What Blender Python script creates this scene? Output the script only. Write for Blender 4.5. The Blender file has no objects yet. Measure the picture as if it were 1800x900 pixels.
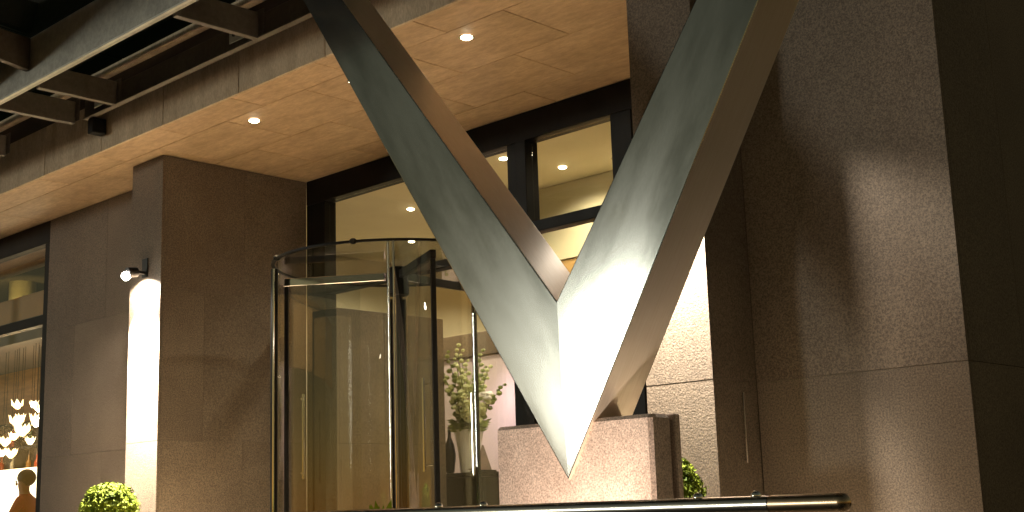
import bpy, bmesh, math, random
from mathutils import Vector, Matrix
random.seed(7)
R = math.radians
scene = bpy.context.scene
C = scene.collection

# ------------------------------------------------------------------ camera
YAW, PITCH, ROLL, FPX = .7635, .1935, -.0327, 2250.0
cy, sy, cp, sp = math.cos(YAW), math.sin(YAW), math.cos(PITCH), math.sin(PITCH)
fwd = Vector((-sy * cp, cy * cp, sp)); rgt = Vector((cy, sy, 0)); upv = rgt.cross(fwd)
r_ = math.cos(ROLL) * rgt + math.sin(ROLL) * upv
u_ = -math.sin(ROLL) * rgt + math.cos(ROLL) * upv
cam = bpy.data.cameras.new('camera'); cam.sensor_width = 36; cam.lens = FPX / 1800 * 36
cam.clip_start = .05; cam.clip_end = 2000
co = bpy.data.objects.new('camera', cam); C.objects.link(co)
m = Matrix((r_, u_, -fwd)).transposed().to_4x4(); m.translation = (0, 0, 1.25)
co.matrix_world = m
scene.camera = co

# ------------------------------------------------------------------ night sky, one faint light from the street, exposure
SUN_EL, SUN_AZ = R(5.2), R(36.5)            # comes from the street, to the left of the camera
w = bpy.data.worlds.new('World'); scene.world = w; w.use_nodes = True
nt = w.node_tree; bg = nt.nodes['Background']
sky = nt.nodes.new('ShaderNodeTexSky'); sky.sky_type = 'NISHITA'; sky.sun_disc = False
sky.dust_density = 0; sky.sun_elevation = SUN_EL; sky.sun_rotation = math.pi + SUN_AZ
tn = nt.nodes.new('ShaderNodeMix'); tn.data_type = 'RGBA'; tn.blend_type = 'MULTIPLY'; tn.inputs['Factor'].default_value = 1
tn.inputs[7].default_value = (1, .69, .40, 1)      # sodium-lit city air
nt.links.new(sky.outputs[0], tn.inputs[6]); nt.links.new(tn.outputs[2], bg.inputs[0]); bg.inputs[1].default_value = .075
sl = bpy.data.lights.new('sun', 'SUN'); sl.energy = .72; sl.angle = R(7); sl.color = (.95, .96, .85)
so = bpy.data.objects.new('sun', sl); C.objects.link(so)
sd = Vector((math.sin(SUN_AZ) * math.cos(SUN_EL), math.cos(SUN_AZ) * math.cos(SUN_EL), -math.sin(SUN_EL)))
so.rotation_euler = sd.to_track_quat('-Z', 'Y').to_euler(); so.location = (-20, -20, 12)
scene.view_settings.view_transform = 'Standard'; scene.view_settings.look = 'None'
scene.view_settings.gamma = 1; scene.view_settings.exposure = 0
scene.cycles.use_denoising = True
scene.cycles.max_bounces = 10; scene.cycles.diffuse_bounces = 5; scene.cycles.transparent_max_bounces = 24
scene.cycles.sample_clamp_indirect = 8

# ------------------------------------------------------------------ helpers
def link(o, parent=None):
    C.objects.link(o)
    if parent: o.parent = parent
    return o
def tag(o, label=None, cat=None, group=None, kind=None):
    for k, v in (('label', label), ('category', cat), ('group', group), ('kind', kind)):
        if v: o[k] = v
    return o
def thing(name, loc, label, cat, group=None):
    o = bpy.data.objects.new(name, None); o.empty_display_size = .1; o.location = loc; C.objects.link(o)
    return tag(o, label, cat, group)
def obj(name, bm, mat, parent=None, smooth=False, origin=None):
    """mesh in world coordinates -> object; children keep world placement"""
    me = bpy.data.meshes.new(name)
    bmesh.ops.recalc_face_normals(bm, faces=bm.faces[:])
    if parent is not None: off = world(parent)
    elif origin is not None: off = Vector(origin)
    else: off = Vector((0, 0, 0))
    bmesh.ops.translate(bm, verts=bm.verts[:], vec=-off)
    bm.to_mesh(me); bm.free()
    if smooth:
        for p in me.polygons: p.use_smooth = True
        me.set_sharp_from_angle(angle=R(35))
    if mat: me.materials.append(mat)
    o = bpy.data.objects.new(name, me)
    if parent is None and origin is not None: o.location = off
    return link(o, parent)
def world(o):
    v = Vector(o.location)
    while o.parent: o = o.parent; v += Vector(o.location)
    return v
def BM(): return bmesh.new()
def box(bm, x0, x1, y0, y1, z0, z1, bev=0):
    g = bmesh.ops.create_cube(bm, size=1)
    vs = g['verts']
    bmesh.ops.scale(bm, verts=vs, vec=(x1 - x0, y1 - y0, z1 - z0))
    bmesh.ops.translate(bm, verts=vs, vec=((x0 + x1) / 2, (y0 + y1) / 2, (z0 + z1) / 2))
    if bev:
        es = list({e for v in vs for e in v.link_edges})
        bmesh.ops.bevel(bm, geom=es, offset=bev, segments=1, affect='EDGES', profile=.5)
    return bm
def bx(*a, **k): return box(BM(), *a, **k)
def tube(bm, p, q, r, n=12, r2=None, caps=True):
    p, q = Vector(p), Vector(q); d = q - p
    g = bmesh.ops.create_cone(bm, cap_ends=caps, segments=n, radius1=r, radius2=r if r2 is None else r2, depth=d.length)
    mt = Matrix.Translation((p + q) / 2) @ d.to_track_quat('Z', 'Y').to_matrix().to_4x4()
    bmesh.ops.transform(bm, matrix=mt, verts=g['verts'])
    return bm
def lathe(bm, cx, cy_, prof, n=24):
    rings = []
    for (r, z) in prof:
        rings.append([bm.verts.new((cx + r * math.cos(2 * math.pi * i / n), cy_ + r * math.sin(2 * math.pi * i / n), z)) for i in range(n)])
    for a, b in zip(rings, rings[1:]):
        for i in range(n): bm.faces.new((a[i], a[(i + 1) % n], b[(i + 1) % n], b[i]))
    bm.faces.new(rings[0][::-1]); bm.faces.new(rings[-1])
    return bm
def sphere(bm, c, r, u=12, v=8, sq=(1, 1, 1)):
    g = bmesh.ops.create_uvsphere(bm, u_segments=u, v_segments=v, radius=r)
    bmesh.ops.scale(bm, verts=g['verts'], vec=sq)
    bmesh.ops.translate(bm, verts=g['verts'], vec=c)
    return bm
def prism(bm, pts_front, pts_back):
    a = [bm.verts.new(p) for p in pts_front]; b = [bm.verts.new(p) for p in pts_back]
    n = len(a)
    bm.faces.new(a); bm.faces.new(b[::-1])
    for i in range(n): bm.faces.new((a[i], b[i], b[(i + 1) % n], a[(i + 1) % n]))
    return bm

# ------------------------------------------------------------------ materials
def mat(name, col=(.5, .5, .5), rough=.6, metal=0, **k):
    mm = bpy.data.materials.new(name); mm.use_nodes = True
    b = mm.node_tree.nodes['Principled BSDF']
    b.inputs['Base Color'].default_value = (*col, 1); b.inputs['Roughness'].default_value = rough
    b.inputs['Metallic'].default_value = metal
    for kk, v in k.items(): b.inputs[kk.replace('_', ' ')].default_value = v
    return mm
def N(mm, t, **k):
    n = mm.node_tree.nodes.new(t)
    for a, v in k.items(): setattr(n, a, v)
    return n
def noisy(mm, c1, c2, scale, detail=6, rough=.6, stretch=(1, 1, 1), bump=0, bscale=None, r1=None, r2=None, fine=None, vary=0, lo=.3, hi=.7, coord='Object'):
    """two-tone noise colour, optional fine speckle, bump and roughness variation"""
    t = mm.node_tree; L = t.links; b = t.nodes['Principled BSDF']
    tc = N(mm, 'ShaderNodeTexCoord'); mp = N(mm, 'ShaderNodeMapping'); mp.inputs['Scale'].default_value = stretch
    oi = N(mm, 'ShaderNodeObjectInfo'); ad = N(mm, 'ShaderNodeVectorMath', operation='ADD'); ml = N(mm, 'ShaderNodeVectorMath', operation='SCALE')
    cmb = N(mm, 'ShaderNodeCombineXYZ')
    for i in range(3): L.new(oi.outputs['Random'], cmb.inputs[i])
    L.new(cmb.outputs[0], ml.inputs[0]); ml.inputs['Scale'].default_value = 37
    L.new(tc.outputs[coord], ad.inputs[0]); L.new(ml.outputs[0], ad.inputs[1]); L.new(ad.outputs[0], mp.inputs[0])
    n = N(mm, 'ShaderNodeTexNoise'); n.inputs['Scale'].default_value = scale; n.inputs['Detail'].default_value = detail; n.inputs['Roughness'].default_value = rough
    L.new(mp.outputs[0], n.inputs['Vector'])
    cr = N(mm, 'ShaderNodeValToRGB'); cr.color_ramp.elements[0].position = lo; cr.color_ramp.elements[1].position = hi
    cr.color_ramp.elements[0].color = (*c1, 1); cr.color_ramp.elements[1].color = (*c2, 1)
    L.new(n.outputs['Fac'], cr.inputs[0]); col = cr.outputs[0]
    if fine:
        fs, fa = fine
        v = N(mm, 'ShaderNodeTexNoise'); v.inputs['Scale'].default_value = fs; v.inputs['Detail'].default_value = 3; v.inputs['Roughness'].default_value = .8
        L.new(mp.outputs[0], v.inputs['Vector'])
        mr = N(mm, 'ShaderNodeMapRange'); mr.inputs['From Min'].default_value = .35; mr.inputs['From Max'].default_value = .65
        mr.inputs['To Min'].default_value = 1 - fa; mr.inputs['To Max'].default_value = 1 + fa
        L.new(v.outputs['Fac'], mr.inputs['Value'])
        vm = N(mm, 'ShaderNodeVectorMath', operation='SCALE')
        L.new(col, vm.inputs[0]); L.new(mr.outputs[0], vm.inputs['Scale']); col = vm.outputs[0]
    if vary:
        mv = N(mm, 'ShaderNodeMapRange'); mv.inputs['To Min'].default_value = 1 - vary; mv.inputs['To Max'].default_value = 1 + vary
        L.new(oi.outputs['Random'], mv.inputs['Value']); vv_ = N(mm, 'ShaderNodeVectorMath', operation='SCALE')
        L.new(col, vv_.inputs[0]); L.new(mv.outputs[0], vv_.inputs['Scale']); col = vv_.outputs[0]
    L.new(col, b.inputs['Base Color'])
    if r1 is not None:
        mr2 = N(mm, 'ShaderNodeMapRange'); mr2.inputs['To Min'].default_value = r1; mr2.inputs['To Max'].default_value = r2
        mr2.inputs['From Min'].default_value = .3; mr2.inputs['From Max'].default_value = .7
        L.new(n.outputs['Fac'], mr2.inputs['Value']); L.new(mr2.outputs[0], b.inputs['Roughness'])
    if bump:
        bn = N(mm, 'ShaderNodeTexNoise'); bn.inputs['Scale'].default_value = bscale or scale; bn.inputs['Detail'].default_value = 4
        L.new(mp.outputs[0], bn.inputs['Vector'])
        bp = N(mm, 'ShaderNodeBump'); bp.inputs['Strength'].default_value = bump; bp.inputs['Distance'].default_value = .01
        L.new(bn.outputs['Fac'], bp.inputs['Height']); L.new(bp.outputs[0], b.inputs['Normal'])
    return mm
def emis(name, col, s):
    mm = mat(name, col, .5); b = mm.node_tree.nodes['Principled BSDF']
    b.inputs['Emission Color'].default_value = (*col, 1); b.inputs['Emission Strength'].default_value = s
    return mm
def glass(name, tint=(.965, .97, .955), rough=0.0, k=1.0):
    mm = bpy.data.materials.new(name); mm.use_nodes = True; t = mm.node_tree
    t.nodes.remove(t.nodes['Principled BSDF']); out = t.nodes['Material Output']
    lw = N(mm, 'ShaderNodeLayerWeight'); lw.inputs['Blend'].default_value = .5
    pw_ = N(mm, 'ShaderNodeMath', operation='POWER'); pw_.inputs[1].default_value = 5
    mu = N(mm, 'ShaderNodeMath', operation='MULTIPLY_ADD'); mu.inputs[1].default_value = .96; mu.inputs[2].default_value = .04 * k; mu.use_clamp = True
    fr = mu; t.links.new(lw.outputs['Facing'], pw_.inputs[0])
    tr = N(mm, 'ShaderNodeBsdfTransparent'); tr.inputs[0].default_value = (*tint, 1)
    gl = N(mm, 'ShaderNodeBsdfGlossy'); gl.inputs['Roughness'].default_value = rough
    mx = N(mm, 'ShaderNodeMixShader')
    t.links.new(pw_.outputs[0], mu.inputs[0]); t.links.new(mu.outputs[0], mx.inputs[0]); t.links.new(tr.outputs[0], mx.inputs[1]); t.links.new(gl.outputs[0], mx.inputs[2])
    t.links.new(mx.outputs[0], out.inputs[0])
    return mm

M = {}
M['granite'] = noisy(mat('granite', rough=.75), (.105, .078, .055), (.155, .120, .088), 1.1, detail=8, fine=(95, .55), vary=.10, bump=.2, bscale=90)
M['granite_pink'] = noisy(mat('granite_pink', rough=.6), (.44, .33, .275), (.57, .45, .385), 6.0, fine=(120, .5), bump=.25, bscale=110)  # same granite as the walls; paler, pinker base paints in the warm light
M['joint'] = mat('joint', (.06, .05, .04), .9)
M['soffit'] = noisy(mat('soffit_board', rough=.55), (.37, .25, .14), (.52, .36, .215), 2.2, detail=9, rough=.68, stretch=(.55, 1.6, 1), fine=(14, .16), vary=.05, bump=.08, bscale=30, lo=.33, hi=.66)
M['concrete'] = noisy(mat('fascia_concrete', rough=.8), (.38, .29, .19), (.53, .42, .29), 3.5, stretch=(2, 2, .6), fine=(40, .2), bump=.15, bscale=50)
M['dark_metal'] = noisy(mat('dark_bronze_metal', rough=.5, metal=0, Specular_IOR_Level=.08), (.006, .006, .005), (.013, .012, .011), 5, r1=.4, r2=.55)
M['beam'] = noisy(mat('painted_steel_beam', rough=.5, metal=.1), (.28, .27, .225), (.40, .385, .32), 2.5, stretch=(1, 1, 1), fine=(20, .15), r1=.4, r2=.6)
M['beam_dark'] = noisy(mat('dark_steel_beam', rough=.5, metal=.1), (.075, .062, .045), (.12, .10, .075), 2.5, fine=(20, .15))
M['plate'] = noisy(mat('pale_plate_steel', rough=.45, metal=.4), (.42, .42, .36), (.6, .6, .52), 6)
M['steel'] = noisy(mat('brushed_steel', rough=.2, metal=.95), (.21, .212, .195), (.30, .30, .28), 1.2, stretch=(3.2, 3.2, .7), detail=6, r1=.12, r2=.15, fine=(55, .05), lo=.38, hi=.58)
M['satin'] = noisy(mat('satin_steel_sides', rough=.36, metal=.72), (.86, .75, .62), (.93, .83, .72), 3.0, stretch=(40, 40, 1), detail=3, r1=.35, r2=.38)  # same steel; the paler warm base paints in warm light on the sides
M['rail'] = noisy(mat('polished_rail_steel', rough=.2, metal=1), (.66, .61, .54), (.76, .71, .64), 2, stretch=(1, 20, 20), r1=.2, r2=.28)
M['bronze'] = noisy(mat('bronze_rail_sleeve', rough=.25, metal=1), (.42, .30, .19), (.55, .40, .26), 4, r1=.2, r2=.35)
M['chrome'] = mat('chrome', (.75, .73, .68), .12, 1)
M['glass'] = glass('window_glass')
M['drum_glass'] = glass('door_glass', (.968, .968, .958), k=2.4)
M['roof_glass'] = glass('door_roof_glass', (.97, .97, .96), k=.5)
M['canopy_glass'] = glass('canopy_glass', (.10, .12, .10), k=.8)
M['asphalt'] = noisy(mat('asphalt', rough=.85), (.035, .034, .033), (.065, .062, .06), 8, fine=(60, .3), bump=.3, bscale=80)
M['paving'] = noisy(mat('terrace_paving', rough=.5), (.40, .33, .25), (.50, .42, .33), 4, fine=(60, .3), bump=.1, bscale=60)
M['lobby_ceiling'] = noisy(mat('cream_ceiling', rough=.7), (.68, .61, .40), (.75, .68, .46), 1.5)
M['lobby_wall'] = noisy(mat('lobby_plaster', rough=.7), (.52, .47, .30), (.58, .53, .35), 1.2)
M['lobby_stone'] = noisy(mat('lobby_stone', rough=.6), (.10, .075, .047), (.165, .125, .08), 2.2, fine=(60, .4))
M['orange_wall'] = noisy(mat('amber_panel', rough=.6), (.36, .215, .07), (.44, .27, .09), 1.2)
M['pink_wall'] = noisy(mat('pale_mauve_plaster', rough=.7), (.58, .47, .46), (.66, .55, .53), 1.2)
M['lobby_floor'] = noisy(mat('lobby_floor', rough=.35), (.45, .38, .26), (.55, .47, .34), 2)
M['dark_wood'] = noisy(mat('dark_wood', rough=.6, Specular_IOR_Level=.2), (.006, .005, .004), (.014, .011, .009), 4, stretch=(1, 8, 8))
M['black'] = mat('black_lamp_metal', (.012, .012, .012), .45, .5)
M['ceramic'] = noisy(mat('cream_ceramic', rough=.3), (.62, .60, .50), (.70, .68, .58), 4)
M['leaf'] = noisy(mat('box_leaf', rough=.7, Specular_IOR_Level=.05), (.032, .055, .004), (.115, .14, .010), 9)
M['leaf2'] = noisy(mat('flower_leaf', rough=.5), (.10, .15, .03), (.30, .34, .08), 14)
M['blossom'] = noisy(mat('pale_green_blossom', rough=.5), (.42, .46, .16), (.62, .64, .34), 20)
M['white_flower'] = mat('white_petal', (.8, .78, .72), .5)
M['pot'] = noisy(mat('dark_planter', rough=.5), (.02, .02, .02), (.05, .047, .045), 8, bump=.1, bscale=30)
M['stem'] = mat('stem', (.09, .11, .03), .6)
M['copper'] = noisy(mat('brown_ornament', rough=.45), (.10, .06, .035), (.18, .11, .065), 10)
M['rest_wall'] = noisy(mat('restaurant_wall', rough=.6), (.22, .095, .022), (.42, .20, .05), 2.5, stretch=(1, 1, 6))
M['amber_dark'] = noisy(mat('gallery_amber', rough=.6), (.30, .14, .03), (.40, .20, .045), 1.2)
M['rest_dark'] = noisy(mat('restaurant_dark_ceiling', rough=.6), (.05, .03, .018), (.09, .055, .03), 2)
M['rest_ceiling'] = noisy(mat('restaurant_ceiling', rough=.6), (.09, .055, .03), (.13, .08, .045), 2)
M['skin'] = mat('skin', (.52, .30, .20), .55)
M['red_cloth'] = noisy(mat('red_cloth', rough=.85), (.32, .05, .03), (.45, .09, .05), 20)
M['dark_cloth'] = noisy(mat('dark_cloth', rough=.85), (.02, .018, .02), (.04, .035, .035), 20)
M['hair'] = noisy(mat('dark_hair', rough=.6), (.02, .012, .008), (.05, .03, .02), 40)
M['lamp'] = emis('lamp_warm', (1, .86, .62), 30)
M['lamp_wall'] = emis('lamp_white', (1, .93, .82), 60)
M['lamp_petal'] = emis('lamp_petal', (1, .80, .46), 3.2)
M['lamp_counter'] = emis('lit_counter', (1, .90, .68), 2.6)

def lamp(name, kind, loc, energy, col=(1, .78, .5), parent=None, target=None, size=None, blend=.4, radius=.05):
    l = bpy.data.lights.new(name, kind); l.energy = energy; l.color = col; l.shadow_soft_size = radius
    if kind == 'SPOT': l.spot_size = R(size or 100); l.spot_blend = blend
    o = bpy.data.objects.new(name, l); C.objects.link(o)
    if target: o.rotation_euler = (Vector(target) - Vector(loc)).to_track_quat('-Z', 'Y').to_euler()
    o.location = Vector(loc) - (world(parent) if parent else Vector((0, 0, 0)))
    if parent: o.parent = parent
    return o

# ------------------------------------------------------------------ ground, terrace
F = .55                      # terrace and lobby floor
HC = 4.61                    # soffit height
g = BM(); box(g, -400, 400, -400, 400, -.3, 0)
tag(obj('street', g, M['asphalt']), kind='structure')
g = BM(); box(g, -26, 6, 3.7, 5.9, 0.004, F)
tag(obj('terrace', g, M['paving']), kind='structure')

# ------------------------------------------------------------------ stone cladding
COURSE = [F, 1.94, 3.33, HC]
def slabs(parent, face, a0, a1, z0, z1, plane, width, gap=.002, th=.03, off=0, courses=None):
    """slabs on a facade-parallel ('front': a = x, plane = y) or depth-parallel ('side': a = y, plane = x, facing +x) face"""
    zs = [z for z in (courses or COURSE + [6.0, 7.4]) if z0 < z < z1]; zs = [z0] + zs + [z1]
    row = 0
    for zl, zh in zip(zs, zs[1:]):
        xs = [a0]; x = a0 + (width * .5 if (row + off) % 2 else width)
        while x < a1 - width * .25: xs.append(x); x += width
        xs.append(a1)
        for l, h in zip(xs, xs[1:]):
            e = random.uniform(-.0012, .0012)
            h2 = h - (gap if h < a1 else 0)
            if face == 'front': b = bx(l, h2, plane + e, plane + th, zl, zh - gap, bev=.001)
            else: b = bx(plane - th, plane + e, l, h2, zl, zh - gap, bev=.001)
            obj('stone_slab', b, M['granite'], parent)
        row += 1

def stone_block(name, x0, x1, y0, y1, z0, z1, label, cat, fronts, wfront=1.2, wside=.9, side=True, off=0, courses=None):
    o = obj(name, bx(x0 + .04, x1 - .034, y0 + .034, y1, z0, z1 - .004), M['joint'], None, origin=((x0 + x1) / 2, (y0 + y1) / 2, z0))
    tag(o, label, cat)
    slabs(o, 'front', x0, x1, z0, z1 - .006, y0, wfront, off=off, courses=courses)
    if side: slabs(o, 'side', y0 + .032, y1, z0, z1 - .006, x1, wside, off=off, courses=courses)
    return o

stone_block('stone_pier', -10.92, -10.37, 6.14, 7.80, F, HC, 'grey granite pier with the lit lamp left of the revolving door', 'pier', 1, wfront=2, wside=.88)
stone_block('stone_wall', -13.53, -10.925, 6.60, 7.80, F, HC, 'dark grey granite wall beside the restaurant window', 'wall', 1, wfront=1.3, side=False)
stone_block('stone_pier', -4.79, -4.30, 6.14, 7.80, F, 6.6, 'brightly lit granite pier behind the steel V, right of the entrance', 'pier', 1, wfront=2, side=False)
stone_block('stone_wall', -4.30, -2.97, 6.59, 12.5, F, 7.4, 'large dark granite wall filling the right of the view', 'wall', 1, wfront=1.9, wside=1.4, courses=[1.94, 5.2])
# the inner cheek of the right pier, a dark stone return
p = bpy.data.objects['stone_pier.001']
slabs(p, 'side', 6.172, 6.585, F, 6.59, -4.30, .9)
h = BM(); tube(h, (-4.282, 6.41, 1.46), (-4.282, 6.41, 1.87), .006, 8)
for z in (1.48, 1.85): tube(h, (-4.30, 6.41, z), (-4.282, 6.41, z), .005, 8)
obj('pull_bar', h, M['chrome'], p)

# ------------------------------------------------------------------ soffit and fascia
g = bx(-24, -4.795, 5.70, 7.81, HC + .012, HC + .30)
sof = tag(obj('soffit', g, M['joint']), kind='structure')
rows = [(5.672, 6.01), (6.01, 6.705), (6.705, 7.40), (7.40, 7.81)]
for ri, (ya, yb) in enumerate(rows):
    x = -5.77 if ri % 2 else -5.77 - .56
    edges = [-4.80]
    while x > -22: edges.append(x); x -= 1.122
    for b, a in zip(edges, edges[1:]):
        e = random.uniform(-.001, .001)
        obj('soffit_board', bx(a + .006, b - .001, ya + .006, yb - .001, HC + e, HC + .02, bev=.003), M['soffit'], sof)
fas = thing('fascia', (-9.5, 5.65, HC), 'weathered concrete fascia band along the front edge of the soffit', 'fascia')
x = -6.12
edges = [-4.80, -7.27, -8.40, -9.55, -10.62, -11.74, -12.9, -14.0, -15.2, -16.4, -17.6, -18.8, -20]
for b, a in zip(edges, edges[1:]):
    obj('fascia_panel', bx(a + .008, b, 5.64, 5.668, HC - .012, 5.10, bev=.004), M['concrete'], fas)
obj('backing', bx(-24, -4.80, 5.67, 5.698, HC + .02, 5.30), M['joint'], fas)
obj('coping', bx(-24, -4.80, 5.60, 5.75, 5.30, 5.40, bev=.01), M['concrete'], fas)

# ------------------------------------------------------------------ canopy of steel beams and glass
can = thing('glass_canopy', (-8, 4.7, 4.89), 'dark steel and glass canopy carried by the V above the entrance', 'canopy')
def rhs_x(x0, x1, y0, y1, z0, z1, name, m_='beam'):
    q = obj(name, bx(x0, x1, y0, y1, z0, z1, bev=.006), M[m_], can)
    return q
mb = rhs_x(-15.5, -1.2, 4.68, 4.76, 4.905, 5.32, 'main_beam')
obj('edge_strip', bx(-15.5, -1.2, 4.672, 4.70, 4.885, 4.903, bev=.003), M['plate'], mb)
rhs_x(-10.69, -1.2, 5.50, 5.53, 4.91, 5.09, 'inner_beam', 'beam_dark')
obj('lower_flange', bx(-10.69, -1.2, 5.485, 5.545, 4.893, 4.908, bev=.003), M['beam_dark'], can)
rhs_x(-15.5, -1.2, 2.34, 2.42, 5.36, 5.52, 'outer_beam', 'beam_dark')
for i, px in enumerate((-14.1, -12.3, -10.86, -10.1, -7.93, -5.7, -3.5, -1.6)):
    q = obj('cross_beam', bx(px - .03, px + .03, 4.765, 5.485, 4.885, 5.10, bev=.004), M['beam_dark'], can)
    obj('end_plate', bx(px - .09, px + .09, 5.486, 5.497, 4.91, 5.12, bev=.002), M['beam_dark'], q)
    b = BM(); prism(b, [(px - .03, 4.67, 5.02), (px - .03, 2.43, 5.40), (px - .03, 2.43, 5.52), (px - .03, 4.67, 5.30)], [(px + .03, 4.67, 5.02), (px + .03, 2.43, 5.40), (px + .03, 2.43, 5.52), (px + .03, 4.67, 5.30)])
    obj('cross_beam', b, M['beam_dark'], can)
    if px > -10.5:
        pl = obj('gusset_plate', bx(px - .36, px - .125, 5.476, 5.485, 4.945, 5.06, bev=.002), M['plate'], can)
        for k in (-.29, -.19):
            tb = BM(); tube(tb, (px + k, 5.476, 5.0), (px + k, 5.462, 5.0), .013, 6); obj('bolt', tb, M['black'], pl)
obj('hanger', bx(-10.62, -10.52, 5.50, 5.635, 4.74, 4.885, bev=.006), M['dark_metal'], can)
for k in range(8):
    xa = -15.5 + k * 1.8
    obj('glass_panel', bx(xa + .01, xa + 1.79, 4.70, 5.55, 5.335, 5.355), M['canopy_glass'], can)
    b = BM(); prism(b, [(xa + .01, 4.69, 5.33), (xa + .01, 2.2, 5.56), (xa + .01, 2.2, 5.575), (xa + .01, 4.69, 5.345)], [(xa + 1.79, 4.69, 5.33), (xa + 1.79, 2.2, 5.56), (xa + 1.79, 2.2, 5.575), (xa + 1.79, 4.69, 5.345)])
    obj('glass_panel', b, M['canopy_glass'], can)

# ------------------------------------------------------------------ the steel V
VY, VD = 4.665, .29
v = thing('steel_v', (-4.14, VY, 1.37), 'huge brushed stainless steel V rising from the granite block', 'sculpture')
tip = (-4.14, 1.37); inn = (-4.17, 2.24)
ZT = 4.895
Lo = (tip[0] - .680 * (ZT - tip[1]), ZT); Li = (inn[0] - .796 * (ZT - inn[1]), ZT)
Ro = (tip[0] + .602 * (ZT - tip[1]), ZT); Ri = (inn[0] + .722 * (ZT - inn[1]), ZT)
def vleg(pts, axis):
    def yf(x): return VY + .005 * abs(x + 4.155)
    f = [(x, yf(x), z) for x, z in pts]; b = [(x, VY + VD, z) for x, z in pts]
    bm = BM(); prism(bm, f, b)
    bmesh.ops.recalc_face_normals(bm, faces=bm.faces[:])
    es = [e for e in bm.edges]
    mid = -4.155
    es = [e for e in es if not all(abs(q.co.x - mid) < .03 for q in e.verts)]
    bmesh.ops.bevel(bm, geom=es, offset=.006, segments=2, affect='EDGES', profile=.6)
    # local frame: z along the leg, so the brushing follows it
    o = Vector((tip[0], VY, tip[1])); zax = Vector(axis).normalized(); yax = Vector((0, 1, 0)); xax = yax.cross(zax)
    mt = Matrix((xax, yax, zax)).transposed().to_4x4()
    bmesh.ops.translate(bm, verts=bm.verts[:], vec=-o)
    bmesh.ops.transform(bm, matrix=mt.inverted(), verts=bm.verts[:])
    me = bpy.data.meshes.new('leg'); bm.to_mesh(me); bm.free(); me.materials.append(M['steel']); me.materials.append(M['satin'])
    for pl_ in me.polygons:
        if abs(pl_.normal.y) < .35: pl_.material_index = 1  # side faces get the steel with warm light in its colour
    ob = bpy.data.objects.new('leg', me); ob.matrix_local = mt; ob.location = o - world(v)
    return link(ob, v)
vleg([tip, inn, Li, Lo], ((Lo[0] + Li[0]) / 2 - tip[0], 0, ZT - tip[1]))
vleg([tip, Ro, Ri, inn], ((Ro[0] + Ri[0]) / 2 - tip[0], 0, ZT - tip[1]))

# granite block that holds the V
ped = thing('granite_block', (-4.14, 4.8, F), 'speckled pink granite block gripping the foot of the steel V', 'plinth')
obj('block', bx(-4.645, -3.64, 4.685, 4.845, F, 1.652, bev=.018), M['granite_pink'], ped)
obj('back_slab', bx(-4.60, -3.628, 4.850, 4.895, F, 1.654, bev=.006), M['granite_pink'], ped)

# ------------------------------------------------------------------ handrail in front
rail = thing('handrail', (-3, 3.9, F), 'polished steel handrail with domed studs in front of the granite block', 'handrail')
RZ = 1.229
b = BM(); tube(b, (-9.5, 3.9, RZ), (-2.52, 3.9, RZ), .032, 24); obj('pipe', b, M['rail'], rail, True)
b = BM(); tube(b, (-2.515, 3.9, RZ), (-2.245, 3.9, RZ), .0328, 24); sphere(b, (-2.245, 3.9, RZ), .0328, 20, 12, (1, 1, 1)); obj('end_sleeve', b, M['bronze'], rail, True)
for x in (-2.58, -2.83, -3.95, -4.23):
    b = BM(); sphere(b, (x, 3.9, RZ + .032), .019, 16, 10); obj('stud', b, M['chrome'], rail, True)
for x in (-2.7, -4.1, -5.5, -6.9, -8.3):
    b = BM(); tube(b, (x, 3.9, F), (x, 3.9, RZ - .015), .018, 16); obj('post', b, M['rail'], rail, True)

# ------------------------------------------------------------------ glazed entrance wall
gl = thing('entrance_glazing', (-7.6, 7.85, F), 'tall dark framed glass wall around the revolving door', 'glass wall')
def fr(name, *a): return obj(name, bx(*a, bev=.004), M['dark_metal'], gl)
fr('head_rail', -10.368, -4.80, 7.80, 7.95, 4.355, 4.606)
fr('post', -10.368, -10.07, 7.803, 7.95, F, 4.352)
fr('mullion', -7.49, -7.385, 7.80, 7.94, F, 4.352); fr('mullion', -7.372, -7.25, 7.78, 7.94, F, 4.352)
fr('post', -6.315, -6.10, 7.80, 7.94, F, 4.352)
fr('post', -4.95, -4.81, 7.80, 7.94, F, 4.352)
fr('transom', -7.247, -6.318, 7.81, 7.93, 3.535, 3.63); fr('transom', -6.097, -4.953, 7.81, 7.93, 3.535, 3.63)
def pane(x0, x1, z0, z1): obj('pane', bx(x0, x1, 7.862, 7.872, z0, z1), M['glass'], gl)
fr('transom', -10.067, -7.493, 7.81, 7.93, 3.40, 3.475)
pane(-10.067, -7.493, 3.478, 4.35); pane(-10.067, -9.60, F, 3.397)
pane(-7.247, -6.318, 3.633, 4.35); pane(-7.247, -6.318, F, 3.532); pane(-6.097, -4.953, 3.633, 4.35); pane(-6.097, -4.953, F, 3.532)

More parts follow.
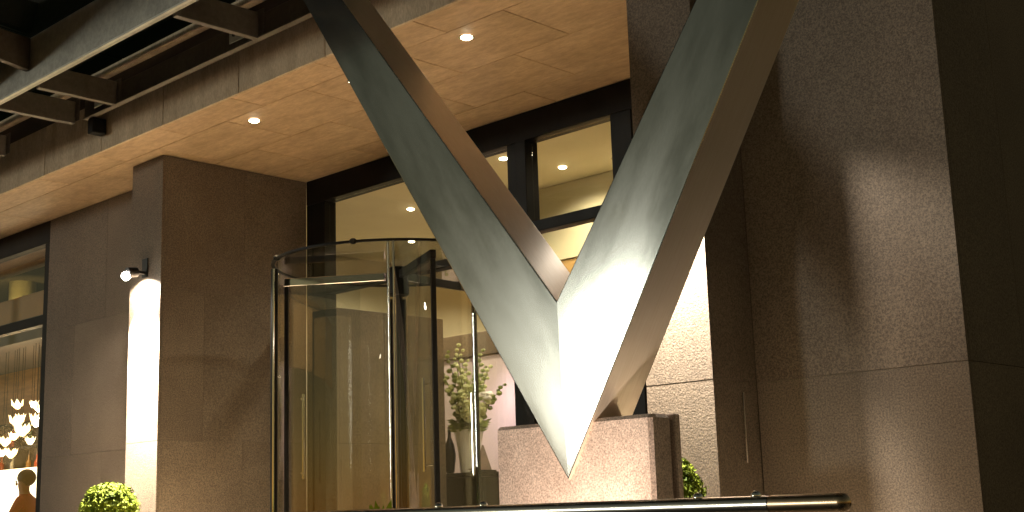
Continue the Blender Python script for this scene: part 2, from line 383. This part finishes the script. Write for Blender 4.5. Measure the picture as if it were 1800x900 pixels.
# ------------------------------------------------------------------ revolving door
DX, DY, DR, DZ = -8.52, 7.42, 1.10, 3.40
dr = thing('revolving_door', (DX, DY, F), 'glass drum revolving door with thin dark frames', 'revolving door')
def arc_wall(bm, r, a0, a1, z0, z1, th, n=24):
    ri, ro = r - th / 2, r + th / 2; ring = []
    for i in range(n + 1):
        a = R(a0 + (a1 - a0) * i / n); c, s = math.cos(a), math.sin(a)
        ring.append([bm.verts.new((DX + q * c, DY + q * s, z)) for q, z in ((ri, z0), (ro, z0), (ro, z1), (ri, z1))])
    for p_, q_ in zip(ring, ring[1:]):
        for k in range(4): bm.faces.new((p_[k], p_[(k + 1) % 4], q_[(k + 1) % 4], q_[k]))
    if abs(a1 - a0) < 359: bm.faces.new(ring[0]); bm.faces.new(ring[-1][::-1])
    return bm
obj('top_ring', arc_wall(BM(), DR, 0, 360, DZ, DZ + .018, .03, 72), M['dark_metal'], dr, True)
b = BM(); lathe(b, DX, DY, [(DR - .03, DZ + .004), (DR - .03, DZ + .016)], 64); obj('glass_roof', b, M['roof_glass'], dr, True)
for a0, a1 in ((137, 223), (-43, 43)):
    obj('curved_glass', arc_wall(BM(), DR, a0, a1, F + .05, DZ - .002, .012), M['drum_glass'], dr, True)
    obj('floor_track', arc_wall(BM(), DR, a0, a1, F, F + .05, .05), M['dark_metal'], dr, True)
def at(a, r): return DX + r * math.cos(R(a)), DY + r * math.sin(R(a))
for a in (225, 315, 45, 135):
    x, y = at(a, DR)
    b = BM(); tube(b, (x, y, F), (x, y, DZ - .002), .032 if a == 225 else .008, 12); obj('post', b, M['dark_metal'] if a == 225 else M['chrome'], dr, True)
    b = BM(); x2, y2 = at(a + 2.2, DR); tube(b, (x2, y2, F), (x2, y2, DZ - .002), .009, 8); obj('edge_trim', b, M['chrome'], dr, True)
b = BM(); tube(b, (DX, DY, F), (DX, DY, DZ - .25), .022, 14); obj('shaft', b, M['dark_metal'], dr, True)
b = BM(); lathe(b, DX, DY, [(.09, DZ - .27), (.10, DZ - .26), (.10, DZ - .03), (.09, DZ - .02)], 20); obj('drive_hub', b, M['dark_metal'], dr, True)
for k, a in enumerate((215, 335, 95)):
    ax = Vector((math.cos(R(a)), math.sin(R(a)), 0)); ay = Vector((-ax.y, ax.x, 0))
    wr = bpy.data.objects.new('wing', None); wr.empty_display_size = .1; link(wr, dr); wr.rotation_euler.z = R(a)
    def wbox(name, mt, r0, r1, t, z0, z1):
        bm = bx(r0, r1, -t / 2, t / 2, z0 - F, z1 - F, bev=.003 if t > .02 else 0)
        me = bpy.data.meshes.new(name); bm.to_mesh(me); bm.free(); me.materials.append(mt)
        return link(bpy.data.objects.new(name, me), wr)
    wbox('top_rail', M['chrome'] if k == 0 else M['dark_metal'], .12, DR - .05, .05, DZ - .13, DZ - .06)
    wbox('bottom_rail', M['dark_metal'], .05, DR - .05, .04, F + .01, F + .10)
    wbox('outer_stile', M['dark_metal'], DR - .085, DR - .05, .04, F + .103, DZ - .133)
    wbox('inner_stile', M['dark_metal'], .055, .08, .03, F + .103, DZ - .30)
    wbox('wing_glass', M['drum_glass'], .082, DR - .087, .012, F + .103, DZ - .133)
    bm = BM(); tube(bm, (DR - .2, -.06, 1.0), (DR - .2, -.06, 1.75), .012, 10)
    for z in (1.05, 1.7): tube(bm, (DR - .2, -.06, z), (DR - .2, 0, z), .008, 8)
    me = bpy.data.meshes.new('push_bar'); bm.to_mesh(me); bm.free(); me.materials.append(M['chrome']); link(bpy.data.objects.new('push_bar', me), wr)
for a in (250, 300):
    x, y = at(a, DR + .005); b = BM(); sphere(b, (x, y, DZ + .01), .032, 14, 8, (1, 1, .8)); obj('glass_clamp', b, M['dark_metal'], dr, True)

# ------------------------------------------------------------------ lobby
def shell(name, bm, m_): return tag(obj(name, bm, m_), kind='structure')
shell('lobby_floor', bx(-26, -2.99, 5.905, 16, .2, F), M['lobby_floor'])
shell('lobby_ceiling', bx(-13.2, -4.81, 7.955, 15, HC - .01, HC + .2), M['lobby_ceiling'])
shell('lobby_back_wall', bx(-13.2, -3.2, 14.6, 14.8, F, HC - .014), M['lobby_wall'])
shell('lobby_left_wall', bx(-13.4, -13.22, 7.96, 14.6, F, HC + .2), M['lobby_wall'])
shell('lobby_right_wall', bx(-4.80, -4.6, 7.96, 14.6, F, HC - .014), M['lobby_wall'])
shell('roof', bx(-26, -2.99, 7.82, 16, HC + .32, HC + .5), M['joint'])  # unseen slab added over the interior to keep sky light out
bh = thing('ceiling_bulkhead', (-7, 9.93, 3.5), 'pale green ceiling drop seen through the upper right window', 'bulkhead')
obj('face_panel', bx(-9.35, -4.82, 9.90, 9.96, 3.78, HC - .014, bev=.004), M['lobby_wall'], bh)
obj('lower_panel', bx(-9.35, -4.82, 9.92, 10.0, 2.9, 3.776, bev=.004), M['orange_wall'], bh)
sw = thing('lobby_partition', (-10.43, 10, F), 'brown stone partition wall seen through the revolving door', 'wall')
obj('core', bx(-10.50, -10.39, 7.97, 9.67, F, 3.325), M['joint'], sw)
for i, (z0, z1) in enumerate(((F, 1.936), (1.94, 3.33))):
    ys = [7.96, 8.82, 9.68] if i else [7.96, 9.2, 9.68]
    for a, b_ in zip(ys, ys[1:]): obj('stone_slab', bx(-10.388, -10.36, a, b_ - .004, z0, z1, bev=.002), M['lobby_stone'], sw)
pw = thing('mauve_wall', (-10.2, 11.3, F), 'pale mauve plaster wall behind the flower vase', 'wall')
obj('panel', bx(-12.6, -8.9, 11.25, 11.4, F, 3.12, bev=.004), M['pink_wall'], pw)
obj('cornice', bx(-12.6, -8.88, 11.22, 11.42, 3.124, 3.42, bev=.006), M['lobby_stone'], pw)
sc = thing('wall_sconce', (-10.75, 11.2, 2.95), 'tiny light fitting under the cornice above the flower vase', 'light')
obj('body', bx(-10.79, -10.71, 11.17, 11.248, 2.94, 3.0, bev=.006), M['black'], sc)
b = BM(); sphere(b, (-10.75, 11.18, 2.93), .02, 10, 6); obj('bulb', b, M['lamp'], sc)
lamp('sconce_light', 'SPOT', (-10.75, 10.55, 2.85), 60, (1, .82, .90), sc, (-10.3, 11.25, 1.9), 160, 1, .15)

def downlight(x, y, z, energy, label, group, size=130, r=.042, col=(1, .73, .42), e='lamp'):
    t = thing('ceiling_downlight', (x, y, z), label, 'downlight', group)
    b = BM(); lathe(b, x, y, [(r + .014, z - .003), (r + .014, z - .009), (r + .002, z - .009), (r + .002, z - .003)], 24); obj('trim_ring', b, M['chrome'], t, True)
    b = BM(); lathe(b, x, y, [(r, z - .0025), (r, z - .012), (r * .7, z - .02)], 20); obj('lens', b, M[e], t, True)
    lamp('downlight_lamp', 'SPOT', (x, y, z - .03), energy, col, t, (x, y, 0), size, .7, r)
    return t
downlight(-10.57, 9.41, HC - .01, 240, 'lobby ceiling downlight above the drum of the revolving door', 'lobby downlights', 150, col=(1, .86, .62))
downlight(-8.25, 9.40, HC - .01, 110, 'lobby ceiling downlight in the middle of the upper right window pane', 'lobby downlights', 150, col=(1, .86, .62))
downlight(-7.68, 9.56, HC - .01, 60, 'lobby ceiling downlight at the right edge of the upper right window', 'lobby downlights', 150, col=(1, .86, .62))
added_labels = ['lobby downlight behind the left frame post of the glazing', 'lobby downlight behind the left arm of the steel V', 'lobby downlight deepest in the room over the mauve wall', 'lobby downlight just inside the glass behind the right arm of the V', 'lobby downlight just inside the glass behind the left arm of the V']
for i, (x, y) in enumerate(((-11.9, 10.6), (-9.6, 12.2), (-11.9, 12.8), (-6.4, 8.8), (-8.4, 8.7))):
    downlight(x, y, HC - .01, 290 if i != 3 else 110, added_labels[i], 'lobby downlights', 150, col=(1, .86, .62))  # further downlights, added to light the unseen part of the lobby

# ------------------------------------------------------------------ soffit downlights
for x, lab in ((-8.94, 'soffit downlight above the granite pier, left of the steel V'), (-7.575, 'soffit downlight half hidden by the left arm of the steel V'), (-6.29, 'soffit downlight between the two arms of the steel V')):
    downlight(x, 6.17, HC, 560, lab, 'soffit downlights', 47, r=.044)

# ------------------------------------------------------------------ wall lamps on the piers
def wall_lamp(x, y, z, label, energy):
    t = thing('wall_lamp', (x, y, z), label, 'wall lamp', 'wall lamps on the piers')
    obj('back_plate', bx(x - .05, x + .05, y - .012, y - .003, z + .02, z + .20, bev=.003), M['black'], t)
    obj('arm', bx(x - .02, x + .02, y - .088, y - .013, z + .045, z + .075, bev=.004), M['black'], t)
    b = BM(); tube(b, (x, y - .09, z + .06), (x, y - .19, z + .045), .045, 18, .05); hd = obj('head', b, M['black'], t, True)
    b = BM(); sphere(b, (x, y - .20, z + .012), .042, 14, 10); obj('bulb', b, M['lamp_wall'], hd, True)
    lamp('wall_lamp_light', 'SPOT', (x, y - .14, z - .035), energy, (1, .88, .72), t, (x, y - .0, z - 1.5), 74, 1, .02)
    lamp('wall_lamp_wash', 'SPOT', (x, y - .14, z - .035), 160, (1, .88, .72), t, (x, y + .1, z - .5), 150, .3, .02)
wall_lamp(-10.64, 6.14, 3.45, 'glowing lamp head on the granite pier left of the revolving door', 13000)
wall_lamp(-4.545, 6.14, 3.35, 'lamp hidden behind the right arm of the steel V lighting the pier', 3200)

# ground spotlight at the foot of the V, below the handrail
sp_ = thing('ground_spotlight', (-3.75, 4.0, F), 'small ground spotlight aimed up at the steel V', 'spotlight')
b = BM(); lathe(b, -3.75, 4.0, [(.07, F), (.07, F + .01), (.02, F + .02), (.02, F + .06)], 16); obj('base', b, M['black'], sp_, True)
b = BM(); tube(b, (-3.75, 3.98, F + .07), (-3.75, 4.05, F + .16), .05, 18, .06); obj('housing', b, M['black'], sp_, True)
b = BM(); tube(b, (-3.75, 4.051, F + .1613), (-3.75, 4.054, F + .165), .052, 18); obj('lens', b, M['lamp'], sp_)
lamp('spot_lamp', 'SPOT', (-3.75, 4.07, F + .19), 105, (1, .80, .62), sp_, (-4.10, 4.68, 1.4), 86, .9, .05)

# ------------------------------------------------------------------ topiary balls
def topiary(cx, cy_, cz, r, label):
    t = thing('topiary_ball', (cx, cy_, F), label, 'topiary', 'clipped box balls beside the entrance')
    b = BM(); lathe(b, cx, cy_, [(.15, F), (.20, F + .42), (.215, F + .42), (.215, F + .46), (.19, F + .46), (.18, F + .43)], 24); obj('pot', b, M['pot'], t, True)
    b = BM(); tube(b, (cx, cy_, F + .43), (cx, cy_, cz - r * .3), .015, 8); obj('trunk', b, M['stem'], t)
    verts, faces = [], []
    for i in range(5200):
        d = Vector((random.gauss(0, 1), random.gauss(0, 1), random.gauss(0, 1))).normalized()
        rr = r * random.uniform(.80, 1.0) * (1 + .035 * math.sin(9 * d.x + 3) * math.cos(8 * d.y) + .03 * math.sin(11 * d.z))
        if random.random() < .03: rr += random.uniform(0, .02)
        c = Vector((cx, cy_, cz)) + d * rr
        n = (d + Vector((random.gauss(0, .5), random.gauss(0, .5), random.gauss(0, .5)))).normalized()
        a = n.orthogonal().normalized(); a.rotate(Matrix.Rotation(random.uniform(0, 6.28), 3, n)); q = n.cross(a)
        s = random.uniform(.008, .015); k = len(verts)
        for pt in (c - a * s * 1.5, c + q * s * .7 + n * s * .2, c + a * s * 1.5, c - q * s * .7 + n * s * .2): verts.append(pt - Vector((cx, cy_, F)))
        faces.append((k, k + 1, k + 2, k + 3))
    me = bpy.data.meshes.new('foliage'); me.from_pydata(verts, [], faces); me.materials.append(M['leaf'])
    fo = link(bpy.data.objects.new('foliage', me), t); fo['kind'] = 'stuff'
    b = BM(); sphere(b, (cx, cy_, cz), r * .8, 20, 14); obj('inner_foliage', b, M['leaf'], t, True)
topiary(-10.39, 5.70, 1.33, .25, 'clipped green box ball under the glowing wall lamp')
topiary(-4.40, 5.70, 1.28, .25, 'clipped green box ball half hidden behind the granite block')

# ------------------------------------------------------------------ console table with vase and ornaments
TX, TY, TZ = -10.10, 9.9, 1.63
tb = thing('console_table', (TX, TY, F), 'black console table under the flower vase', 'table')
obj('table_top', bx(TX - .55, TX + .27, TY - .2, TY + .25, TZ - .05, TZ, bev=.005), M['dark_wood'], tb)
obj('front_panel', bx(TX - .53, TX + .25, TY - .17, TY - .14, F + .1, TZ - .052, bev=.004), M['dark_wood'], tb)
obj('side_panel', bx(TX + .22, TX + .25, TY - .138, TY + .23, F, TZ - .052, bev=.004), M['dark_wood'], tb)
obj('side_panel', bx(TX - .53, TX - .50, TY - .138, TY + .23, F, TZ - .052, bev=.004), M['dark_wood'], tb)
vs = thing('flower_vase', (TX - .12, TY, TZ), 'tall cream vase of green flower stems on the console', 'vase')
vx = TX - .12
b = BM(); lathe(b, vx, TY, [(.09, TZ), (.10, TZ + .01), (.125, TZ + .25), (.165, TZ + .47), (.155, TZ + .47), (.115, TZ + .25), (.085, TZ + .05)], 24); obj('body', b, M['ceramic'], vs, True)
for i in range(19):
    a = -0.3 + i * 1.13; lean = random.uniform(.10, .40); hgt = random.uniform(.40, .98)
    base = Vector((vx, TY, TZ + .42)); top = base + Vector((math.cos(a) * lean, math.sin(a) * lean, hgt))
    b = BM(); tube(b, base, top, .006, 6, .003); st = obj('stem', b, M['stem'], vs)
    b = BM()
    for k in range(12):
        q = base.lerp(top, .35 + .65 * k / 11); s = .042 * (1.15 - .5 * k / 11)
        ang = k * 2.4; q = q + Vector((math.cos(ang), math.sin(ang), 0)) * s * .8
        sphere(b, q, s * random.uniform(.7, 1.1), 6, 4, (1, 1, .8))
    obj('blossom', b, M['blossom'] if i % 3 else M['leaf2'], st)
b = BM()
for i in range(260):
    a = random.uniform(0, 6.28); q = Vector((vx, TY, TZ + .47)) + Vector((math.cos(a), math.sin(a), random.uniform(-.1, .5))) * random.uniform(.06, .22)
    d = Vector((math.cos(a), math.sin(a), random.uniform(-.4, .4))).normalized(); sd_ = d.orthogonal().normalized() * .022
    p4 = [q - d * .06, q + sd_, q + d * .06, q - sd_]; b.faces.new([b.verts.new(x) for x in p4])
lf = obj('leaves', b, M['leaf2'], vs); lf['kind'] = 'stuff'
b = BM()
for i in range(14):
    q = Vector((vx + .27, TY + .02, TZ + .82)) + Vector((random.gauss(0, .035), random.gauss(0, .035), random.gauss(0, .035))); sphere(b, q, .035, 7, 5, (1, 1, .6))
obj('white_bloom', b, M['white_flower'], vs, True)
b = BM(); tube(b, (vx + .03, TY, TZ + .45), (vx + .26, TY + .02, TZ + .8), .005, 6); obj('stem', b, M['stem'], vs)
o = thing('dark_bottle', (vx - .21, TY - .1, TZ), 'slim dark bottle left of the cream vase', 'bottle')
b = BM(); lathe(b, vx - .21, TY - .1, [(.03, TZ), (.05, TZ + .02), (.07, TZ + .20), (.05, TZ + .32), (.018, TZ + .40), (.018, TZ + .48)], 18); obj('glass_body', b, M['black'], o, True)
b = BM(); lathe(b, vx - .21, TY - .1, [(.02, TZ + .481), (.022, TZ + .50), (.015, TZ + .515)], 12); obj('stopper', b, M['copper'], o, True)
o = thing('pyramid_ornament', (TX + .14, TY - .05, TZ), 'brown pyramid ornament on the console right of the vase', 'ornament')
b = BM(); lathe(b, TX + .14, TY - .05, [(.13, TZ + .02), (.012, TZ + .29)], 4); obj('cone', b, M['copper'], o)
b = BM(); box(b, TX + .04, TX + .24, TY - .15, TY + .05, TZ, TZ + .019); obj('base', b, M['dark_wood'], o)
# a dark potted plant low inside the drum's opening
o = thing('small_dark_plant', (-7.35, 6.2, F), 'small dark leafy plant low in front of the revolving door', 'plant')
b = BM(); lathe(b, -7.35, 6.2, [(.10, F), (.14, F + .5), (.12, F + .5)], 18); obj('pot', b, M['pot'], o, True)
b = BM()
for i in range(40):
    a = random.uniform(0, 6.28); el = random.uniform(.2, 1.4); L_ = random.uniform(.08, .26)
    d = Vector((math.cos(a) * math.cos(el) * .6, math.sin(a) * math.cos(el) * .6, math.sin(el))); q = Vector((-7.35, 6.2, F + .5)) + d * L_; s_ = d.orthogonal().normalized() * .02
    b.faces.new([b.verts.new(x) for x in (q - d * .07, q + s_, q + d * .07, q - s_)]); tube(b, (-7.35, 6.2, F + .48), q, .003, 4)
obj('leaves', b, M['leaf'], o)['kind'] = 'stuff'

# ------------------------------------------------------------------ restaurant behind the window at the left
rw = thing('restaurant_window', (-16.5, 6.62, F), 'dark framed restaurant window at the far left', 'window')
def rf(name, *a): return obj(name, bx(*a, bev=.004), M['dark_metal'], rw)
rf('head_rail', -20.5, -13.535, 6.60, 6.72, 4.35, 4.604); rf('post', -13.64, -13.535, 6.602, 6.72, F, 4.347); rf('post', -17.2, -17.08, 6.602, 6.72, F, 4.347)
rf('transom', -17.077, -13.643, 6.61, 6.71, 3.43, 3.54); rf('transom', -20.5, -17.203, 6.61, 6.71, 3.43, 3.54); rf('sill', -20.5, -13.643, 6.61, 6.71, F, F + .12)
for xa, xb in ((-17.077, -13.643), (-20.5, -17.203)):
    for za, zb in ((F + .123, 3.427), (3.543, 4.347)): obj('pane', bx(xa, xb, 6.655, 6.663, za, zb), M['glass'], rw)
shell('restaurant_back_wall', bx(-26, -13.42, 9.2, 9.4, F, 3.62), M['rest_wall'])
shell('restaurant_upper_wall', bx(-26, -13.42, 10.2, 10.4, 3.6, 6.0), M['rest_dark'])
shell('restaurant_ceiling', bx(-26, -13.60, 6.73, 7.3, 4.50, 4.58), M['rest_ceiling'])
shell('restaurant_upper_ceiling', bx(-26, -13.42, 7.3, 10.4, 5.9, 6.0), M['rest_dark'])
shell('restaurant_right_wall', bx(-13.52, -13.41, 7.81, 10.2, F, 6.0), M['rest_wall'])
shell('restaurant_left_wall', bx(-26.2, -26, 5.9, 10.4, F, 6.0), M['rest_dark'])
bk = thing('restaurant_gallery', (-18, 7.6, 3.6), 'amber gallery front with dark underside inside the restaurant', 'gallery')
obj('front_panel', bx(-25.9, -13.6, 7.58, 7.64, 3.88, 4.2, bev=.004), M['amber_dark'], bk)
obj('edge_beam', bx(-25.9, -13.6, 7.56, 7.66, 3.58, 3.876, bev=.004), M['rest_dark'], bk)
obj('underside', bx(-25.9, -13.6, 7.662, 9.19, 3.62, 3.70), M['rest_dark'], bk)
lc = thing('lit_column', (-19.1, 8.9, 3.71), 'softly lit cylindrical column above the restaurant gallery', 'column')
b = BM(); lathe(b, -19.1, 8.9, [(.20, 3.705), (.20, 5.85)], 24); obj('shaft', b, M['lobby_wall'], lc, True)
b = BM(); lathe(b, -19.1, 8.9, [(.25, 3.703), (.25, 3.76), (.21, 3.78)], 24); obj('base', b, M['orange_wall'], lc, True)
lamp('column_light', 'SPOT', (-18.7, 8.5, 3.95), 40, (1, .70, .22), lc, (-19.1, 8.9, 4.6), 100, .8)
downlight(-15.0, 6.95, 4.50, 14, 'restaurant ceiling downlight just inside the window head', 'restaurant downlights', 140, col=(1, .6, .25))
downlight(-15.95, 7.75, 3.62, 25, 'restaurant downlight under the gallery', 'restaurant downlights', 140, r=.035, col=(1, .6, .25))
downlight(-18.5, 8.1, 3.62, 70, 'restaurant downlight hidden behind the pendant lamps', 'restaurant downlights', 150, r=.035)
pend = [(38, 711), (56, 718), (19, 740), (65, 737), (49, 756), (13, 776), (20, 797), (3, 796), (77, 745)]
PP = [(-17.05, 2.84), (-16.74, 2.77), (-17.36, 2.64), (-16.58, 2.61), (-16.84, 2.48), (-17.44, 2.36), (-17.30, 2.19), (-17.60, 2.22), (-16.37, 2.54), (-16.98, 2.66), (-17.18, 2.42), (-16.70, 2.33), (-16.45, 2.80)]
names = ['topmost flower-shaped glowing pendant lamp in the restaurant cluster', 'small glowing flower pendant just right of the topmost one', 'wide crown-like glowing pendant at the left of the restaurant cluster', 'bright flower pendant on the right of the restaurant cluster', 'broad glowing flower pendant in the middle of the restaurant cluster', 'pale glowing flower pendant low on the left of the cluster', 'lowest pointed flower pendant above the lit counter', 'glowing flower pendant cut by the left picture edge', 'glowing flower pendant nearest the window post', 'small flower pendant in the gap below the topmost one', 'flower pendant between the broad middle one and the low left pair', 'flower pendant hanging lowest on the right of the cluster', 'flower pendant high at the right edge of the cluster']
for i, (x, z) in enumerate(PP):
    y = 8.0 + random.uniform(-.12, .12)
    t = thing('pendant_lamp', (x, y, z), names[i], 'pendant lamp', 'flower pendant lamps in the restaurant')
    s = (1, .8, 1.25, 1.15, 1.3, 1.0, 1.0, .9, .8, .75, .85, .8, .7)[i] * .088
    b = BM(); n = 6
    for k in range(n):
        a0 = 2 * math.pi * k / n + i; a1 = a0 + 2 * math.pi / n; am = (a0 + a1) / 2
        def P_(a, r, zz): return b.verts.new((x + r * s * math.cos(a), y + r * s * math.sin(a), z + zz * s))
        lo, l, rr, tp = P_(am, .15, -.75), P_(a0, .85, -.1), P_(a1, .85, -.1), P_(am, 1.05, .85)
        b.faces.new((lo, rr, tp, l))
    bmesh.ops.remove_doubles(b, verts=b.verts[:], dist=.001)
    obj('petal_shade', b, M['lamp_petal'], t)
    b = BM(); tube(b, (x, y, z + .02), (x, y, 3.615), .004, 6); obj('cord', b, M['black'], t)
    b = BM(); sphere(b, (x, y, z - .01), .04, 10, 8); obj('bulb', b, M['lamp'], t)
lamp('pendant_glow', 'POINT', (-17.0, 7.9, 2.3), 45, (1, .62, .26), bpy.data.objects['pendant_lamp'], radius=.3)
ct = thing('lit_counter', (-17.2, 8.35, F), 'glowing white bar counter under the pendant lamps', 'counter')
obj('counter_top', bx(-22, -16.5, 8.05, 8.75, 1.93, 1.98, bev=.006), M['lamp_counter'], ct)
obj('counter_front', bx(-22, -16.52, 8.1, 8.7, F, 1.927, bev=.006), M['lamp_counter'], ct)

cb = thing('back_bar_cabinet', (-18, 9.05, F), 'dark shelving behind the glowing restaurant counter', 'cabinet')
obj('back_board', bx(-22, -16.2, 9.10, 9.19, F, 2.75, bev=.004), M['rest_dark'], cb)
for z in (1.55, 1.98, 2.36, 2.72): obj('shelf', bx(-22, -16.2, 8.86, 9.098, z, z + .03, bev=.004), M['dark_wood'], cb)
for x in (-20.1, -19.1, -18.1, -17.1, -16.24): obj('upright', bx(x, x + .035, 8.87, 9.098, F, 2.715, bev=.004), M['dark_wood'], cb)
gm = [noisy(mat('bottle_%d' % i, rough=.15), c, tuple(q * 1.5 for q in c), 8) for i, c in enumerate(((.22, .10, .02), (.05, .09, .03), (.45, .38, .25), (.30, .05, .02)))]
for i in range(21):
    z = (2.01, 2.39, 1.58)[i % 3]; x = -19.98 + (i // 3) * .30 + random.uniform(-.07, .07); y = 8.97
    if any(abs(x - q - .017) < .08 for q in (-20.1, -19.1, -18.1, -17.1, -16.24)): continue
    hh = random.uniform(.20, .29)
    t = thing('bottle', (x, y, z), 'small bottle standing on the dark restaurant shelving', 'bottle', 'bottles on the restaurant shelving')
    b = BM(); lathe(b, x, y, [(.036, z), (.04, z + .01), (.04, z + hh * .55), (.014, z + hh * .72), (.014, z + hh)], 12); obj('glass_body', b, gm[i % 4], t, True)
    b = BM(); lathe(b, x, y, [(.016, z + hh + .001), (.016, z + hh + .02)], 10); obj('cap', b, M['black'], t, True)
lamp('shelf_light', 'POINT', (-18.2, 8.55, 2.55), 16, (1, .75, .4), cb, radius=.15)
# seated guest
def person(px, py, pz):
    t = thing('person', (px, py, F), 'guest in a red top seated before the glowing restaurant counter', 'person')
    vsk = {'pelvis': ((0, 0, .50), .15), 'belly': ((0, .01, .68), .14), 'chest': ((0, .02, .90), .16), 'neck': ((0, 0, 1.06), .06), 'head0': ((0, -.02, 1.14), .075), 'head1': ((0, -.02, 1.26), .085),
           'ls': ((-.17, .02, .98), .07), 'le': ((-.25, -.08, .74), .05), 'lw': ((-.10, -.28, .72), .035), 'lh': ((-.03, -.36, .74), .03),
           'rs': ((.17, .02, .98), .07), 're': ((.25, -.08, .74), .05), 'rw': ((.12, -.28, .74), .035), 'rh': ((.04, -.36, .78), .03),
           'lk': ((-.12, -.42, .50), .085), 'la': ((-.12, -.42, .10), .05), 'lt': ((-.12, -.56, .04), .045), 'rk': ((.12, -.42, .50), .085), 'ra': ((.12, -.42, .10), .05), 'rt': ((.12, -.56, .04), .045)}
    ed = [('pelvis', 'belly'), ('belly', 'chest'), ('chest', 'neck'), ('neck', 'head0'), ('head0', 'head1'), ('chest', 'ls'), ('ls', 'le'), ('le', 'lw'), ('lw', 'lh'), ('chest', 'rs'), ('rs', 're'), ('re', 'rw'), ('rw', 'rh'), ('pelvis', 'lk'), ('lk', 'la'), ('la', 'lt'), ('pelvis', 'rk'), ('rk', 'ra'), ('ra', 'rt')]
    ks = list(vsk); me = bpy.data.meshes.new('body'); me.from_pydata([vsk[k][0] for k in ks], [(ks.index(a), ks.index(b)) for a, b in ed], [])
    o = link(bpy.data.objects.new('body', me), t)
    sk = o.modifiers.new('skin', 'SKIN')
    for i, k in enumerate(ks): me.skin_vertices[0].data[i].radius = (vsk[k][1],) * 2
    me.skin_vertices[0].data[0].use_root = True
    o.modifiers.new('sub', 'SUBSURF').levels = 2; o.modifiers['sub'].render_levels = 2
    cl = bpy.data.materials.new('guest_skin_and_clothes'); cl.use_nodes = True; tt = cl.node_tree; bb = tt.nodes['Principled BSDF']; bb.inputs['Roughness'].default_value = .8
    tc = tt.nodes.new('ShaderNodeTexCoord'); sx = tt.nodes.new('ShaderNodeSeparateXYZ'); cr = tt.nodes.new('ShaderNodeValToRGB'); cr.color_ramp.interpolation = 'CONSTANT'
    tt.links.new(tc.outputs['Object'], sx.inputs[0]); mr = tt.nodes.new('ShaderNodeMath'); mr.operation = 'DIVIDE'; mr.inputs[1].default_value = 1.4; tt.links.new(sx.outputs[2], mr.inputs[0]); tt.links.new(mr.outputs[0], cr.inputs[0])
    e = cr.color_ramp.elements; e[0].color = (.03, .025, .03, 1); e[1].position = .44; e[1].color = (.42, .07, .04, 1); n_ = e.new(.755); n_.color = (.52, .30, .20, 1)
    tt.links.new(cr.outputs[0], bb.inputs['Base Color']); me.materials.append(cl)
    b = BM(); sphere(b, (px, py + .015, F + 1.265), .112, 14, 10, (1, 1.05, 1)); 
    for vv in [q for q in b.verts if q.co.z < F + 1.22 and q.co.y < py]: vv.co.y += .06
    obj('hair', b, M['hair'], t, True)
    for s in (-1, 1):
        b = BM(); sphere(b, (px + s * .035, py - .105, F + 1.22), .012, 8, 6); obj('eye', b, M['black'], t)
    b = BM(); sphere(b, (px, py - .115, F + 1.19), .016, 8, 6, (1, 1, 1.4)); obj('nose', b, M['skin'], t)
    t.rotation_euler.z = R(-50)
    st = thing('bar_stool', (px, py + .02, F), 'stool carrying the seated guest in the restaurant', 'stool')
    b = BM(); lathe(b, px, py + .02, [(.19, F + .34), (.2, F + .38), (.18, F + .40)], 20); obj('seat', b, M['dark_wood'], st, True)
    b = BM(); tube(b, (px, py + .02, F + .02), (px, py + .02, F + .34), .025, 12); obj('stem', b, M['chrome'], st, True)
    b = BM(); lathe(b, px, py + .02, [(.18, F), (.17, F + .02), (.03, F + .03)], 20); obj('foot', b, M['chrome'], st, True)
person(-16.0, 7.6, F)
